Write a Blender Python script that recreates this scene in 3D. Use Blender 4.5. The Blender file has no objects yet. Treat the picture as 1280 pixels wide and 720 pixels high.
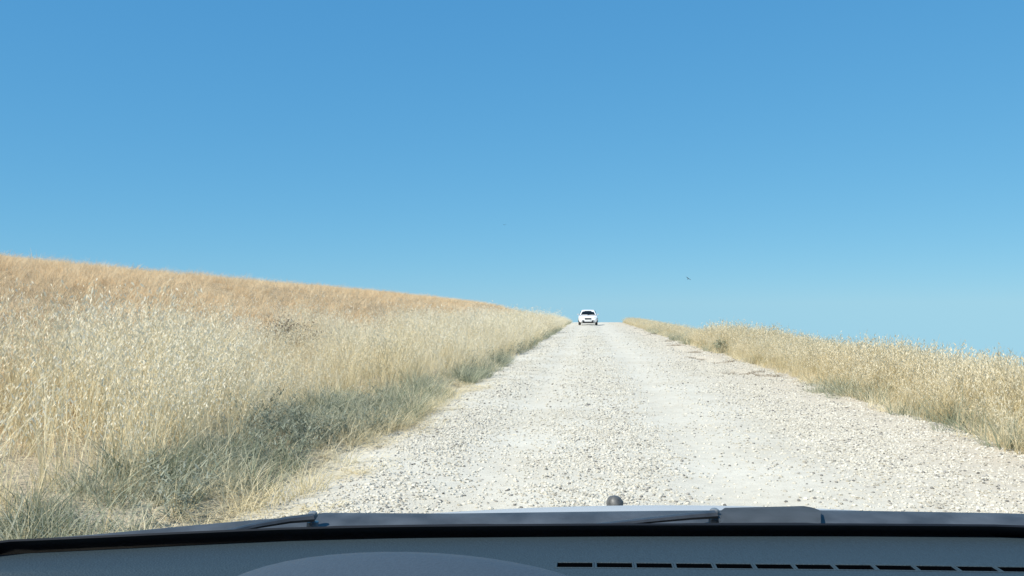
import bpy, bmesh, math, random
import numpy as np
from mathutils import Vector, Matrix, Euler

random.seed(7)
rng = np.random.default_rng(11)
C = bpy.context.scene
COL = C.collection
R = math.radians

# ------------------------------------------------------------------ camera
EYE = 1.23
FPX = 1105.0                       # focal length in pixels of the 1280 px wide photograph
cam_d = bpy.data.cameras.new("camera")
cam = bpy.data.objects.new("camera", cam_d)
COL.objects.link(cam)
cam_d.sensor_width = 36.0
cam_d.lens = 36.0 * FPX / 1280.0
cam_d.clip_start = 0.02
cam_d.clip_end = 4000.0
PITCH = math.atan(30.0 / FPX)
YAW = math.atan(96.0 / FPX)
cam.location = (0, 0, EYE)
cam.rotation_euler = (math.pi / 2 + PITCH, 0, YAW)
C.camera = cam
CAM_M = Euler(cam.rotation_euler).to_matrix()

def ray(px, py):
    return (CAM_M @ Vector(((px - 640) / FPX, (360 - py) / FPX, -1.0))).normalized()

def at_z(px, py, z):
    """point of the line of sight through a photo pixel at height z"""
    d = ray(px, py)
    t = (z - EYE) / d.z
    return Vector((0, 0, EYE)) + d * t

def at_y(px, py, y):
    d = ray(px, py)
    return Vector((0, 0, EYE)) + d * (y / d.y)

# ------------------------------------------------------------------ light
SUN_EL = R(45)
SUN_DIR = Vector((-0.68, -0.70, 0.0)).normalized()
SUN_DIR = Vector((SUN_DIR.x * math.cos(SUN_EL), SUN_DIR.y * math.cos(SUN_EL), math.sin(SUN_EL)))
world = bpy.data.worlds.new("World")
C.world = world
world.use_nodes = True
wn = world.node_tree
wn.nodes.clear()
sky = wn.nodes.new("ShaderNodeTexSky")
sky.sky_type = 'NISHITA'
sky.sun_disc = False
sky.sun_elevation = SUN_EL
sky.sun_rotation = math.atan2(SUN_DIR.x, SUN_DIR.y)
sky.altitude = 2500
sky.air_density = 1.0
sky.dust_density = 0.0
sky.ozone_density = 1.0
# one tone curve per colour channel over the whole sky (the phone's rendering of a clear dry sky)
# the road climbs, so one looks a little below the level horizon: the sky there keeps the horizon's colour
tcw = wn.nodes.new("ShaderNodeTexCoord")
sxw = wn.nodes.new("ShaderNodeSeparateXYZ")
cxw = wn.nodes.new("ShaderNodeCombineXYZ")
mxw = wn.nodes.new("ShaderNodeMath"); mxw.operation = 'MAXIMUM'; mxw.inputs[1].default_value = 0.010
wn.links.new(tcw.outputs["Generated"], sxw.inputs[0])
wn.links.new(sxw.outputs[0], cxw.inputs[0]); wn.links.new(sxw.outputs[1], cxw.inputs[1])
wn.links.new(sxw.outputs[2], mxw.inputs[0]); wn.links.new(mxw.outputs[0], cxw.inputs[2])
wn.links.new(cxw.outputs[0], sky.inputs["Vector"])
sp = wn.nodes.new("ShaderNodeSeparateColor")
cb = wn.nodes.new("ShaderNodeCombineColor")
wn.links.new(sky.outputs[0], sp.inputs[0])
for k, (gam, mul) in enumerate(((0.68, 0.585), (0.42, 1.876), (0.25, 3.65))):
    pw = wn.nodes.new("ShaderNodeMath"); pw.operation = 'POWER'
    pw.inputs[1].default_value = gam
    ml = wn.nodes.new("ShaderNodeMath"); ml.operation = 'MULTIPLY'
    ml.inputs[1].default_value = mul
    wn.links.new(sp.outputs[k], pw.inputs[0])
    wn.links.new(pw.outputs[0], ml.inputs[0])
    wn.links.new(ml.outputs[0], cb.inputs[k])
bg = wn.nodes.new("ShaderNodeBackground")
bg.inputs[1].default_value = 0.10
wo = wn.nodes.new("ShaderNodeOutputWorld")
wn.links.new(cb.outputs[0], bg.inputs[0])
wn.links.new(bg.outputs[0], wo.inputs[0])

sun_d = bpy.data.lights.new("sun", 'SUN')
sun_d.energy = 5.0
sun_d.angle = R(0.53)
sun_d.color = (1.0, 0.93, 0.82)
sun = bpy.data.objects.new("sun", sun_d)
COL.objects.link(sun)
sun.rotation_euler = (-SUN_DIR).to_track_quat('-Z', 'Y').to_euler()

C.view_settings.view_transform = 'Standard'
C.view_settings.look = 'None'
C.view_settings.exposure = 0.4
C.view_settings.gamma = 1.0
C.render.engine = 'CYCLES'
C.cycles.use_denoising = True
C.cycles.max_bounces = 8
C.cycles.transparent_max_bounces = 12

# ------------------------------------------------------------------ helpers
def mat(name, color, rough=0.7, metallic=0.0, spec=0.5, noise=None, coat=0.0):
    m = bpy.data.materials.new(name)
    m.use_nodes = True
    nt = m.node_tree
    b = nt.nodes["Principled BSDF"]
    b.inputs["Base Color"].default_value = (*color, 1)
    b.inputs["Roughness"].default_value = rough
    b.inputs["Metallic"].default_value = metallic
    b.inputs["Specular IOR Level"].default_value = spec
    b.inputs["Coat Weight"].default_value = coat
    if noise:
        sc, amt, bump = noise
        tc = nt.nodes.new("ShaderNodeTexCoord")
        n = nt.nodes.new("ShaderNodeTexNoise")
        n.inputs["Scale"].default_value = sc
        n.inputs["Detail"].default_value = 6
        nt.links.new(tc.outputs["Object"], n.inputs["Vector"])
        r = nt.nodes.new("ShaderNodeValToRGB")
        r.color_ramp.elements[0].position = 0.3
        r.color_ramp.elements[1].position = 0.7
        r.color_ramp.elements[0].color = (*[c * (1 - amt) for c in color], 1)
        r.color_ramp.elements[1].color = (*[min(1, c * (1 + amt)) for c in color], 1)
        nt.links.new(n.outputs["Fac"], r.inputs["Fac"])
        nt.links.new(r.outputs["Color"], b.inputs["Base Color"])
        if bump:
            bp = nt.nodes.new("ShaderNodeBump")
            bp.inputs["Strength"].default_value = bump
            bp.inputs["Distance"].default_value = 0.002
            nt.links.new(n.outputs["Fac"], bp.inputs["Height"])
            nt.links.new(bp.outputs["Normal"], b.inputs["Normal"])
    return m

def plant_mat(name, c0, c1, c2, transl=0.3, big=0.35):
    """dry or green plant: colour differs per tuft and, in large drifts, over the ground"""
    m = bpy.data.materials.new(name)
    m.use_nodes = True
    nt = m.node_tree
    nt.nodes.clear()
    out = nt.nodes.new("ShaderNodeOutputMaterial")
    oi = nt.nodes.new("ShaderNodeObjectInfo")
    geo = nt.nodes.new("ShaderNodeNewGeometry")
    n = nt.nodes.new("ShaderNodeTexNoise")
    n.inputs["Scale"].default_value = big
    n.inputs["Detail"].default_value = 3
    nt.links.new(geo.outputs["Position"], n.inputs["Vector"])
    add = nt.nodes.new("ShaderNodeMath"); add.operation = 'MULTIPLY_ADD'
    add.inputs[1].default_value = 0.55
    add.inputs[2].default_value = 0.22
    nt.links.new(oi.outputs["Random"], add.inputs[0])
    isl = nt.nodes.new("ShaderNodeMath"); isl.operation = 'MULTIPLY_ADD'
    isl.inputs[1].default_value = 0.35
    nt.links.new(geo.outputs["Random Per Island"], isl.inputs[0])
    nt.links.new(add.outputs[0], isl.inputs[2])
    sub = nt.nodes.new("ShaderNodeMath"); sub.operation = 'MULTIPLY_ADD'
    sub.inputs[1].default_value = 0.9
    nt.links.new(n.outputs["Fac"], sub.inputs[0])
    nt.links.new(isl.outputs[0], sub.inputs[2])
    mul = nt.nodes.new("ShaderNodeMath"); mul.operation = 'SUBTRACT'
    mul.inputs[1].default_value = 0.62
    mul.use_clamp = True
    nt.links.new(sub.outputs[0], mul.inputs[0])
    r = nt.nodes.new("ShaderNodeValToRGB")
    e = r.color_ramp.elements
    e[0].position = 0.08; e[0].color = (*c0, 1)
    e[1].position = 0.75; e[1].color = (*c2, 1)
    k = e.new(0.4); k.color = (*c1, 1)
    nt.links.new(mul.outputs[0], r.inputs["Fac"])
    d = nt.nodes.new("ShaderNodeBsdfDiffuse")
    t = nt.nodes.new("ShaderNodeBsdfTranslucent")
    mx = nt.nodes.new("ShaderNodeMixShader")
    mx.inputs[0].default_value = transl
    nt.links.new(r.outputs["Color"], d.inputs["Color"])
    nt.links.new(r.outputs["Color"], t.inputs["Color"])
    nt.links.new(d.outputs[0], mx.inputs[1])
    nt.links.new(t.outputs[0], mx.inputs[2])
    nt.links.new(mx.outputs[0], out.inputs["Surface"])
    return m

def tag(o, label=None, cat=None, group=None, kind=None):
    if label: o["label"] = label
    if cat: o["category"] = cat
    if group: o["group"] = group
    if kind: o["kind"] = kind
    return o

def mesh_obj(name, verts, faces, m, parent=None, smooth=False):
    me = bpy.data.meshes.new(name)
    me.from_pydata([tuple(v) for v in verts], [], faces)
    me.update()
    for x in (m if isinstance(m, (list, tuple)) else [m]):
        me.materials.append(x)
    if smooth:
        me.polygons.foreach_set("use_smooth", [True] * len(me.polygons))
    o = bpy.data.objects.new(name, me)
    COL.objects.link(o)
    if parent is not None:
        o.parent = parent
    return o

def bm_obj(name, bm, m, parent=None, smooth=False, fix=True):
    if fix:
        bmesh.ops.recalc_face_normals(bm, faces=bm.faces[:])
    me = bpy.data.meshes.new(name)
    bm.to_mesh(me)
    bm.free()
    me.materials.append(m)
    if smooth:
        me.polygons.foreach_set("use_smooth", [True] * len(me.polygons))
        me.set_sharp_from_angle(angle=R(40))
    o = bpy.data.objects.new(name, me)
    COL.objects.link(o)
    if parent is not None:
        o.parent = parent
    return o

def empty(name, loc=(0, 0, 0), rz=0.0):
    o = bpy.data.objects.new(name, None)
    COL.objects.link(o)
    o.location = loc
    o.rotation_euler = (0, 0, rz)
    o.empty_display_size = 0.2
    return o

def loft(bm, rings, closed=True, cap0=False, cap1=False):
    vr = [[bm.verts.new(p) for p in ring] for ring in rings]
    n = len(vr[0])
    for a, b in zip(vr[:-1], vr[1:]):
        for i in range(n if closed else n - 1):
            j = (i + 1) % n
            bm.faces.new((a[i], a[j], b[j], b[i]))
    if cap0: bm.faces.new(vr[0][::-1])
    if cap1: bm.faces.new(vr[-1])
    return vr

def box(bm, c, s, rot=None, bevel=0.0):
    mt = Matrix.Translation(c) @ (rot.to_matrix().to_4x4() if rot else Matrix.Identity(4)) @ Matrix.Diagonal((*s, 1))
    r = bmesh.ops.create_cube(bm, size=1.0, matrix=mt)
    if bevel:
        es = list({e for v in r["verts"] for e in v.link_edges})
        bmesh.ops.bevel(bm, geom=es, offset=bevel, segments=2, affect='EDGES')

def tube(bm, pts, rads, seg=8, flat=1.0):
    rings = []
    pts = [Vector(p) for p in pts]
    for i, p in enumerate(pts):
        t = (pts[min(i + 1, len(pts) - 1)] - pts[max(i - 1, 0)]).normalized()
        up = Vector((0, 0, 1)) if abs(t.z) < 0.9 else Vector((1, 0, 0))
        s = t.cross(up).normalized()
        u = s.cross(t)
        rings.append([p + s * (math.cos(a) * rads[i]) + u * (math.sin(a) * rads[i] * flat)
                      for a in [2 * math.pi * k / seg for k in range(seg)]])
    loft(bm, rings, True, True, True)

# smooth value noise on arrays
_T = rng.random((256, 256))
def vnoise(x, y, s=1.0, o=0):
    x = np.asarray(x, float) / s + 37.3 * o + 1000; y = np.asarray(y, float) / s + 91.7 * o + 1000
    i = np.floor(x).astype(int); j = np.floor(y).astype(int)
    u = x - i; v = y - j
    u = u * u * (3 - 2 * u); v = v * v * (3 - 2 * v)
    a = _T[i & 255, j & 255]; b = _T[(i + 1) & 255, j & 255]
    c = _T[i & 255, (j + 1) & 255]; d = _T[(i + 1) & 255, (j + 1) & 255]
    return (a * (1 - u) + b * u) * (1 - v) + (c * (1 - u) + d * u) * v

def fbm(x, y, s=1.0, n=4, o=0):
    t = 0; a = 0.5; w = 0
    for k in range(n):
        t = t + a * vnoise(x, y, s / 2 ** k, o + 3 * k); w += a; a *= 0.5
    return t / w

def sstep(x, a, b):
    t = np.clip((np.asarray(x, float) - a) / (b - a), 0, 1)
    return t * t * (3 - 2 * t)

# ------------------------------------------------------------------ terrain
ROAD_L, ROAD_R = -1.75, 3.75
def base_h(X, Y):
    X = np.asarray(X, float); Y = np.asarray(Y, float)
    L = -X - 1.9
    z = 0.16 * sstep(L, 0.0, 1.6)
    f = np.maximum(0, L - 3.0)
    z = z + 0.08 * f * f / (f + 2.0) + 1.6 * sstep(L, 1.5, 12)   # the field climbing away to the left
    z = z + 0.03 * np.maximum(0, -X - 62) * sstep(-X, 62, 110)
    r = np.maximum(0, X - 4.4)
    z = z - 0.22 * r * r / (r + 1.5) * np.clip(120 / (120 + r), 0, 1)     # the land dropping to the right
    yc = 101 + 0.6 * np.maximum(0, L - 6) + 0.6 * np.maximum(0, X - 4)
    q = np.maximum(0, Y - yc)
    z = z - q * q / (2 * 700.0) * np.clip(300 / (300 + q), 0, 1)
    return z

def field_h(X, Y):
    X = np.asarray(X, float); Y = np.asarray(Y, float)
    off = np.maximum(np.maximum(ROAD_L - X, X - ROAD_R), 0)
    k = sstep(off, 0.0, 2.0)
    n = (fbm(X, Y, 9, 3, 5) - 0.5) * 0.22 * sstep(off, 2, 9) + (fbm(X, Y, 1.1, 3, 6) - 0.5) * 0.07 * k
    n = n + (fbm(X, Y, 45, 2, 9) - 0.5) * 0.6 * sstep(off, 15, 60)
    return base_h(X, Y) + n

def road_h(X, Y):
    X = np.asarray(X, float); Y = np.asarray(Y, float)
    z = base_h(X, Y) + 0.012
    for tx, w, d in ((-0.72, 0.30, 0.022), (0.98, 0.38, 0.03)):
        z = z - d * np.exp(-((X - tx - 0.12 * (vnoise(X * 0, Y, 9, 2) - 0.5)) / w) ** 2)
    z = z + (fbm(X, Y, 1.4, 3, 12) - 0.5) * 0.035 + (fbm(X, Y, 0.22, 3, 13) - 0.5) * 0.010
    # washed-out ledge near the right edge
    led = 2.85 + 0.35 * (fbm(X * 0, Y, 3.0, 3, 14) - 0.5)
    gate = sstep(fbm(X * 0 + 2, Y, 2.4, 2, 15), 0.42, 0.58) * sstep(Y, 9, 14)
    z = z - 0.06 * sstep(X, led - 0.02, led + 0.05) * gate * (1 - sstep(X, led + 0.15, led + 0.6))
    e = np.maximum(np.maximum(ROAD_L + 0.15 - X, X - ROAD_R + 0.25), 0)
    z = z - 0.10 * np.minimum(e / 0.9, 1.0) ** 1.5           # feather under the verge
    return z

def grid_obj(name, xs, ys, hf, m, kind="structure"):
    X, Y = np.meshgrid(xs, ys)
    Z = hf(X, Y)
    v = np.stack([X.ravel(), Y.ravel(), Z.ravel()], 1)
    nx, ny = len(xs), len(ys)
    i = np.arange(nx * ny).reshape(ny, nx)
    f = np.stack([i[:-1, :-1], i[:-1, 1:], i[1:, 1:], i[1:, :-1]], -1).reshape(-1, 4)
    me = bpy.data.meshes.new(name)
    me.vertices.add(len(v)); me.vertices.foreach_set("co", v.ravel())
    me.loops.add(f.size); me.loops.foreach_set("vertex_index", f.ravel())
    me.polygons.add(len(f))
    me.polygons.foreach_set("loop_start", np.arange(0, f.size, 4))
    me.polygons.foreach_set("loop_total", np.full(len(f), 4))
    me.polygons.foreach_set("use_smooth", np.ones(len(f), bool))
    me.update(calc_edges=True)
    me.materials.append(m)
    o = bpy.data.objects.new(name, me)
    COL.objects.link(o)
    o["kind"] = kind
    return o

def steps(pts):
    """[(start, step), ..., (end, _)] -> increasing coordinates"""
    out = []
    for (a, s), (b, _s) in zip(pts[:-1], pts[1:]):
        n = max(1, int(round((b - a) / s)))
        out += list(a + (b - a) * np.arange(n) / n)
    return np.array(out + [pts[-1][0]])

def nodes_noise(nt, vec, scale, detail=5, rough=0.55):
    n = nt.nodes.new("ShaderNodeTexNoise")
    n.inputs["Scale"].default_value = scale
    n.inputs["Detail"].default_value = detail
    n.inputs["Roughness"].default_value = rough
    nt.links.new(vec, n.inputs["Vector"])
    return n.outputs["Fac"]

def ramp(nt, fac, stops):
    r = nt.nodes.new("ShaderNodeValToRGB")
    e = r.color_ramp.elements
    e[0].position, e[0].color = stops[0][0], (*stops[0][1], 1)
    e[1].position, e[1].color = stops[-1][0], (*stops[-1][1], 1)
    for p, c in stops[1:-1]:
        k = e.new(p); k.color = (*c, 1)
    nt.links.new(fac, r.inputs["Fac"])
    return r.outputs["Color"]

def mixc(nt, fac, a, b, mode='MIX'):
    m = nt.nodes.new("ShaderNodeMix")
    m.data_type = 'RGBA'; m.blend_type = mode
    if hasattr(fac, "node"): nt.links.new(fac, m.inputs[0])
    else: m.inputs[0].default_value = fac
    nt.links.new(a, m.inputs[6]); nt.links.new(b, m.inputs[7])
    return m.outputs[2]

def ground_material():
    m = bpy.data.materials.new("dry_field_soil")
    m.use_nodes = True
    nt = m.node_tree
    b = nt.nodes["Principled BSDF"]
    b.inputs["Roughness"].default_value = 0.95
    b.inputs["Specular IOR Level"].default_value = 0.1
    pos = nt.nodes.new("ShaderNodeNewGeometry").outputs["Position"]
    n1 = nodes_noise(nt, pos, 0.05, 4)
    n2 = nodes_noise(nt, pos, 1.7, 6, 0.65)
    n3 = nodes_noise(nt, pos, 22, 4, 0.7)
    c = ramp(nt, n2, [(0.3, (0.52, 0.38, 0.22)), (0.5, (0.62, 0.48, 0.30)), (0.7, (0.70, 0.56, 0.375))])
    c2 = ramp(nt, n3, [(0.35, (0.55, 0.52, 0.5)), (0.65, (1.0, 1.0, 1.0))])
    c = mixc(nt, 0.8, c, c2, 'MULTIPLY')
    c3 = ramp(nt, n1, [(0.35, (0.82, 0.8, 0.78)), (0.65, (1.05, 1.0, 0.95))])
    c = mixc(nt, 0.8, c, c3, 'MULTIPLY')
    sx = nt.nodes.new("ShaderNodeSeparateXYZ"); nt.links.new(pos, sx.inputs[0])
    mr = nt.nodes.new("ShaderNodeMapRange")
    mr.inputs[1].default_value = -5.0; mr.inputs[2].default_value = -3.2
    nt.links.new(sx.outputs["X"], mr.inputs[0])
    pale = ramp(nt, n2, [(0.3, (0.40, 0.345, 0.25)), (0.7, (0.58, 0.515, 0.39))])
    c = mixc(nt, mr.outputs[0], c, pale)
    nt.links.new(c, b.inputs["Base Color"])
    bp = nt.nodes.new("ShaderNodeBump")
    bp.inputs["Strength"].default_value = 0.8
    bp.inputs["Distance"].default_value = 0.06
    nt.links.new(n3, bp.inputs["Height"])
    nt.links.new(bp.outputs["Normal"], b.inputs["Normal"])
    return m

def road_material():
    m = bpy.data.materials.new("white_limestone_road")
    m.use_nodes = True
    nt = m.node_tree
    b = nt.nodes["Principled BSDF"]
    b.inputs["Roughness"].default_value = 0.93
    b.inputs["Specular IOR Level"].default_value = 0.15
    g = nt.nodes.new("ShaderNodeNewGeometry")
    pos = g.outputs["Position"]
    n1 = nodes_noise(nt, pos, 0.8, 4)
    n2 = nodes_noise(nt, pos, 9, 6, 0.7)
    n3 = nodes_noise(nt, pos, 70, 4, 0.7)
    c = ramp(nt, n1, [(0.3, (0.57, 0.53, 0.44)), (0.7, (0.65, 0.62, 0.535))])
    c2 = ramp(nt, n2, [(0.3, (0.80, 0.79, 0.78)), (0.55, (1.0, 1.0, 1.0))])
    c = mixc(nt, 0.7, c, c2, 'MULTIPLY')
    c3 = ramp(nt, n3, [(0.32, (0.72, 0.71, 0.70)), (0.5, (1.0, 1.0, 1.0))])
    c = mixc(nt, 0.6, c, c3, 'MULTIPLY')
    # tan earth mixed in towards the right shoulder
    sx = nt.nodes.new("ShaderNodeSeparateXYZ"); nt.links.new(pos, sx.inputs[0])
    mr = nt.nodes.new("ShaderNodeMapRange")
    mr.inputs[1].default_value = 1.6; mr.inputs[2].default_value = 3.6
    nt.links.new(sx.outputs["X"], mr.inputs[0])
    mu = nt.nodes.new("ShaderNodeMath"); mu.operation = 'MULTIPLY'
    nt.links.new(mr.outputs[0], mu.inputs[0]); nt.links.new(n1, mu.inputs[1])
    tan = nt.nodes.new("ShaderNodeRGB"); tan.outputs[0].default_value = (0.50, 0.40, 0.28, 1)
    c = mixc(nt, mu.outputs[0], c, tan.outputs[0])
    nt.links.new(c, b.inputs["Base Color"])
    bp = nt.nodes.new("ShaderNodeBump")
    bp.inputs["Strength"].default_value = 0.5
    bp.inputs["Distance"].default_value = 0.008
    ad = nt.nodes.new("ShaderNodeMath"); ad.operation = 'ADD'
    nt.links.new(n2, ad.inputs[0]); nt.links.new(n3, ad.inputs[1])
    nt.links.new(ad.outputs[0], bp.inputs["Height"])
    nt.links.new(bp.outputs["Normal"], b.inputs["Normal"])
    return m

def under_road(X, Y):
    inside = sstep(np.minimum(X - (ROAD_L - 0.55), (ROAD_R + 0.35) - X), 0, 0.35)
    return field_h(X, Y) - 0.10 * inside

gx = steps([(-900, 60), (-300, 12), (-90, 3), (-24, 1), (-8, 0.25), (9, 1.2), (30, 6), (120, 30), (700, 1)])
gy = steps([(-300, 40), (-20, 4), (3, 0.35), (30, 0.8), (70, 1.5), (180, 6), (420, 40), (1500, 1)])
ground = grid_obj("ground", gx, gy, under_road, ground_material())
tag(ground, "dry tan stubble field and verges rising to the left of the road")

rx = steps([(ROAD_L - 0.75, 0.055), (ROAD_R + 0.55, 1)])
ry = steps([(-14, 0.6), (4, 0.06), (16, 0.12), (32, 0.3), (70, 0.8), (150, 5), (260, 1)])
road = grid_obj("road", rx, ry, road_h, road_material())
tag(road, "white gravel road running straight to the crest")

# ------------------------------------------------------------------ scattering
VAR = {}
def variants(key, meshes, m):
    """source meshes for the scattered stuff; they live in a collection that is not part of the scene"""
    c = bpy.data.collections.new(key)
    for k, (v, f, mi) in enumerate(meshes):
        me = bpy.data.meshes.new("%s_%02d" % (key, k))
        me.from_pydata(v, [], f)
        for x in m: me.materials.append(x)
        if mi: me.polygons.foreach_set("material_index", mi)
        me.update()
        c.objects.link(bpy.data.objects.new("%s_%02d" % (key, k), me))
    VAR[key] = (c, len(meshes))

def scatter(name, key, P, rot, scl, m, label, idx=None):
    c, n = VAR[key]
    N = len(P)
    me = bpy.data.meshes.new(name)
    me.vertices.add(N)
    me.vertices.foreach_set("co", np.asarray(P, float).ravel())
    for nm, tp, val in (("rot", 'FLOAT_VECTOR', rot), ("scl", 'FLOAT_VECTOR', scl)):
        a = me.attributes.new(nm, tp, 'POINT')
        a.data.foreach_set("vector", np.asarray(val, float).ravel())
    a = me.attributes.new("idx", 'INT', 'POINT')
    a.data.foreach_set("value", (rng.integers(0, n, N) if idx is None else idx).astype(np.int32))
    for x in m: me.materials.append(x)
    o = bpy.data.objects.new(name, me)
    COL.objects.link(o)
    ng = bpy.data.node_groups.new(name + "_scatter", "GeometryNodeTree")
    ng.interface.new_socket("Geometry", in_out='INPUT', socket_type='NodeSocketGeometry')
    ng.interface.new_socket("Geometry", in_out='OUTPUT', socket_type='NodeSocketGeometry')
    gi = ng.nodes.new("NodeGroupInput"); go = ng.nodes.new("NodeGroupOutput")
    ci = ng.nodes.new("GeometryNodeCollectionInfo")
    ci.inputs["Collection"].default_value = c
    ci.inputs["Separate Children"].default_value = True
    ci.inputs["Reset Children"].default_value = True
    ip = ng.nodes.new("GeometryNodeInstanceOnPoints")
    ip.inputs["Pick Instance"].default_value = True
    def attr(nm, tp):
        a = ng.nodes.new("GeometryNodeInputNamedAttribute")
        a.data_type = tp
        a.inputs["Name"].default_value = nm
        return a.outputs["Attribute"]
    ng.links.new(gi.outputs[0], ip.inputs["Points"])
    ng.links.new(ci.outputs[0], ip.inputs["Instance"])
    ng.links.new(attr("idx", 'INT'), ip.inputs["Instance Index"])
    ng.links.new(attr("rot", 'FLOAT_VECTOR'), ip.inputs["Rotation"])
    ng.links.new(attr("scl", 'FLOAT_VECTOR'), ip.inputs["Scale"])
    ng.links.new(ip.outputs[0], go.inputs[0])
    md = o.modifiers.new("scatter", 'NODES')
    md.node_group = ng
    tag(o, label, None, None, "stuff")
    return o

def points(x0, x1, y0, y1, dens, keep=None):
    n = int((x1 - x0) * (y1 - y0) * dens)
    X = rng.uniform(x0, x1, n); Y = rng.uniform(y0, y1, n)
    # skip what the picture's sides can never show
    ok = (X > -0.85 * (Y + 1) - 1.5) & (X < 0.62 * (Y + 1) + 1.5)
    if keep is not None:
        ok &= rng.random(n) < keep(X, Y)
    return X[ok], Y[ok]

def upright(n, tilt=0.12):
    return np.stack([rng.normal(0, tilt, n), rng.normal(0, tilt, n), rng.uniform(0, 6.283, n)], 1)

# ---- plant meshes
class Tuft:
    def __init__(s): s.v, s.f, s.m = [], [], []
    def strip(s, pts, w, side, mi):
        b = len(s.v)
        n = len(pts)
        for i, p in enumerate(pts):
            k = w * (1 - 0.8 * (i / (n - 1)) ** 1.5)
            s.v.append(tuple(p - side * k / 2)); s.v.append(tuple(p + side * k / 2))
        for i in range(n - 1):
            s.f.append((b + 2 * i, b + 2 * i + 1, b + 2 * i + 3, b + 2 * i + 2)); s.m.append(mi)
    def blade(s, base, az, h, w, lean, curl, n=4, mi=0):
        d = Vector((math.cos(az), math.sin(az), 0))
        fz = random.uniform(0, 6.28)
        side = Vector((math.cos(fz), math.sin(fz), 0))
        pts = []
        for i in range(n):
            t = i / (n - 1)
            out = h * (lean * t + curl * t ** 2.4)
            z = h * t * (1 - 0.35 * curl * t ** 2)
            pts.append(Vector(base) + d * out + Vector((0, 0, z)))
        s.strip(pts, w, side, mi)
        return pts
    def seed(s, p, L, w, mi):
        a = random.uniform(0, 6.28)
        d = Vector((math.cos(a) * 0.55, math.sin(a) * 0.55, -0.8)).normalized()
        side = d.cross(Vector((random.uniform(-1, 1), random.uniform(-1, 1), 0.3))).normalized()
        b = len(s.v)
        for q in (p, p + d * L * 0.45 + side * w / 2, p + d * L, p + d * L * 0.45 - side * w / 2):
            s.v.append(tuple(q))
        s.f.append((b, b + 1, b + 2, b + 3)); s.m.append(mi)
    def out(s): return (s.v, s.f, s.m)

def oat_tuft(stalks=9, spread=0.13, h0=0.62, h1=1.12, leaves=6, seeds=(5, 11), w=0.0062, sw=0.0105):
    t = Tuft()
    way = random.uniform(-0.5, 1.2)                          # the wind has laid most heads to the right
    for _ in range(stalks):
        a = random.uniform(0, 6.28); r = spread * math.sqrt(random.random())
        base = (r * math.cos(a), r * math.sin(a), -0.03)
        h = random.uniform(h0, h1)
        az = way + random.gauss(0, 0.9)
        pts = t.blade(base, az, h, w, random.uniform(0.02, 0.16), random.uniform(0.08, 0.42), 6, 0)
        for _k in range(random.randint(*seeds)):
            u = random.uniform(0.60, 1.0) * (len(pts) - 1)
            i = min(int(u), len(pts) - 2)
            p = pts[i].lerp(pts[i + 1], u - i)
            sp = 0.042 * (1.3 - u / (len(pts) - 1))
            p = p + Vector((random.gauss(0, sp), random.gauss(0, sp), random.gauss(0, 0.012)))
            t.seed(p, random.uniform(0.022, 0.048), sw * random.uniform(0.7, 1.3), 1)
    for _ in range(leaves):
        a = random.uniform(0, 6.28); r = spread * random.random()
        t.blade((r * math.cos(a), r * math.sin(a), -0.02), random.uniform(0, 6.28), random.uniform(0.25, 0.6), 0.009, random.uniform(0.1, 0.4), random.uniform(0.3, 0.9), 4, 0)
    return t.out()

def weed_tuft(blades=42, h0=0.10, h1=0.34, w=0.008, spread=0.13):
    t = Tuft()
    for _ in range(blades):
        a = random.uniform(0, 6.28); r = spread * math.sqrt(random.random())
        t.blade((r * math.cos(a), r * math.sin(a), -0.02), a + random.gauss(0, 0.9), random.uniform(h0, h1), w * random.uniform(0.6, 1.3), random.uniform(0.1, 0.8), random.uniform(0.0, 0.9), 4, 0)
    return t.out()

def leafy_weed(stems=7, h0=0.2, h1=0.45):
    """grey-green bushy weed: thin stems with many small narrow leaves"""
    t = Tuft()
    for _ in range(stems):
        a = random.uniform(0, 6.28)
        pts = t.blade((0.03 * math.cos(a), 0.03 * math.sin(a), -0.02), a, random.uniform(h0, h1), 0.005, random.uniform(0.2, 0.8), random.uniform(0, 0.4), 5, 0)
        for _k in range(16):
            u = random.uniform(0.1, 1.0) * (len(pts) - 1)
            i = min(int(u), len(pts) - 2)
            p = pts[i].lerp(pts[i + 1], u - i)
            az = random.uniform(0, 6.28)
            d = Vector((math.cos(az), math.sin(az), random.uniform(-0.1, 0.9))).normalized()
            L = random.uniform(0.03, 0.08)
            side = d.cross(Vector((0, 0, 1))).normalized()
            t.strip([p, p + d * L * 0.5 + Vector((0, 0, 0.004)), p + d * L], 0.011, side, 0)
    return t.out()

def straw_litter(n=16):
    t = Tuft()
    for _ in range(n):
        a = random.uniform(0, 6.28); r = 0.16 * math.sqrt(random.random())
        az = random.uniform(0, 6.28)
        d = Vector((math.cos(az), math.sin(az), random.uniform(-0.05, 0.25)))
        p = Vector((r * math.cos(a), r * math.sin(a), random.uniform(0.0, 0.02)))
        L = random.uniform(0.05, 0.2)
        t.strip([p, p + d * L * 0.5, p + d * L - Vector((0, 0, 0.01))], 0.005, Vector((-math.sin(az), math.cos(az), 0)), 0)
    return t.out()

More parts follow.
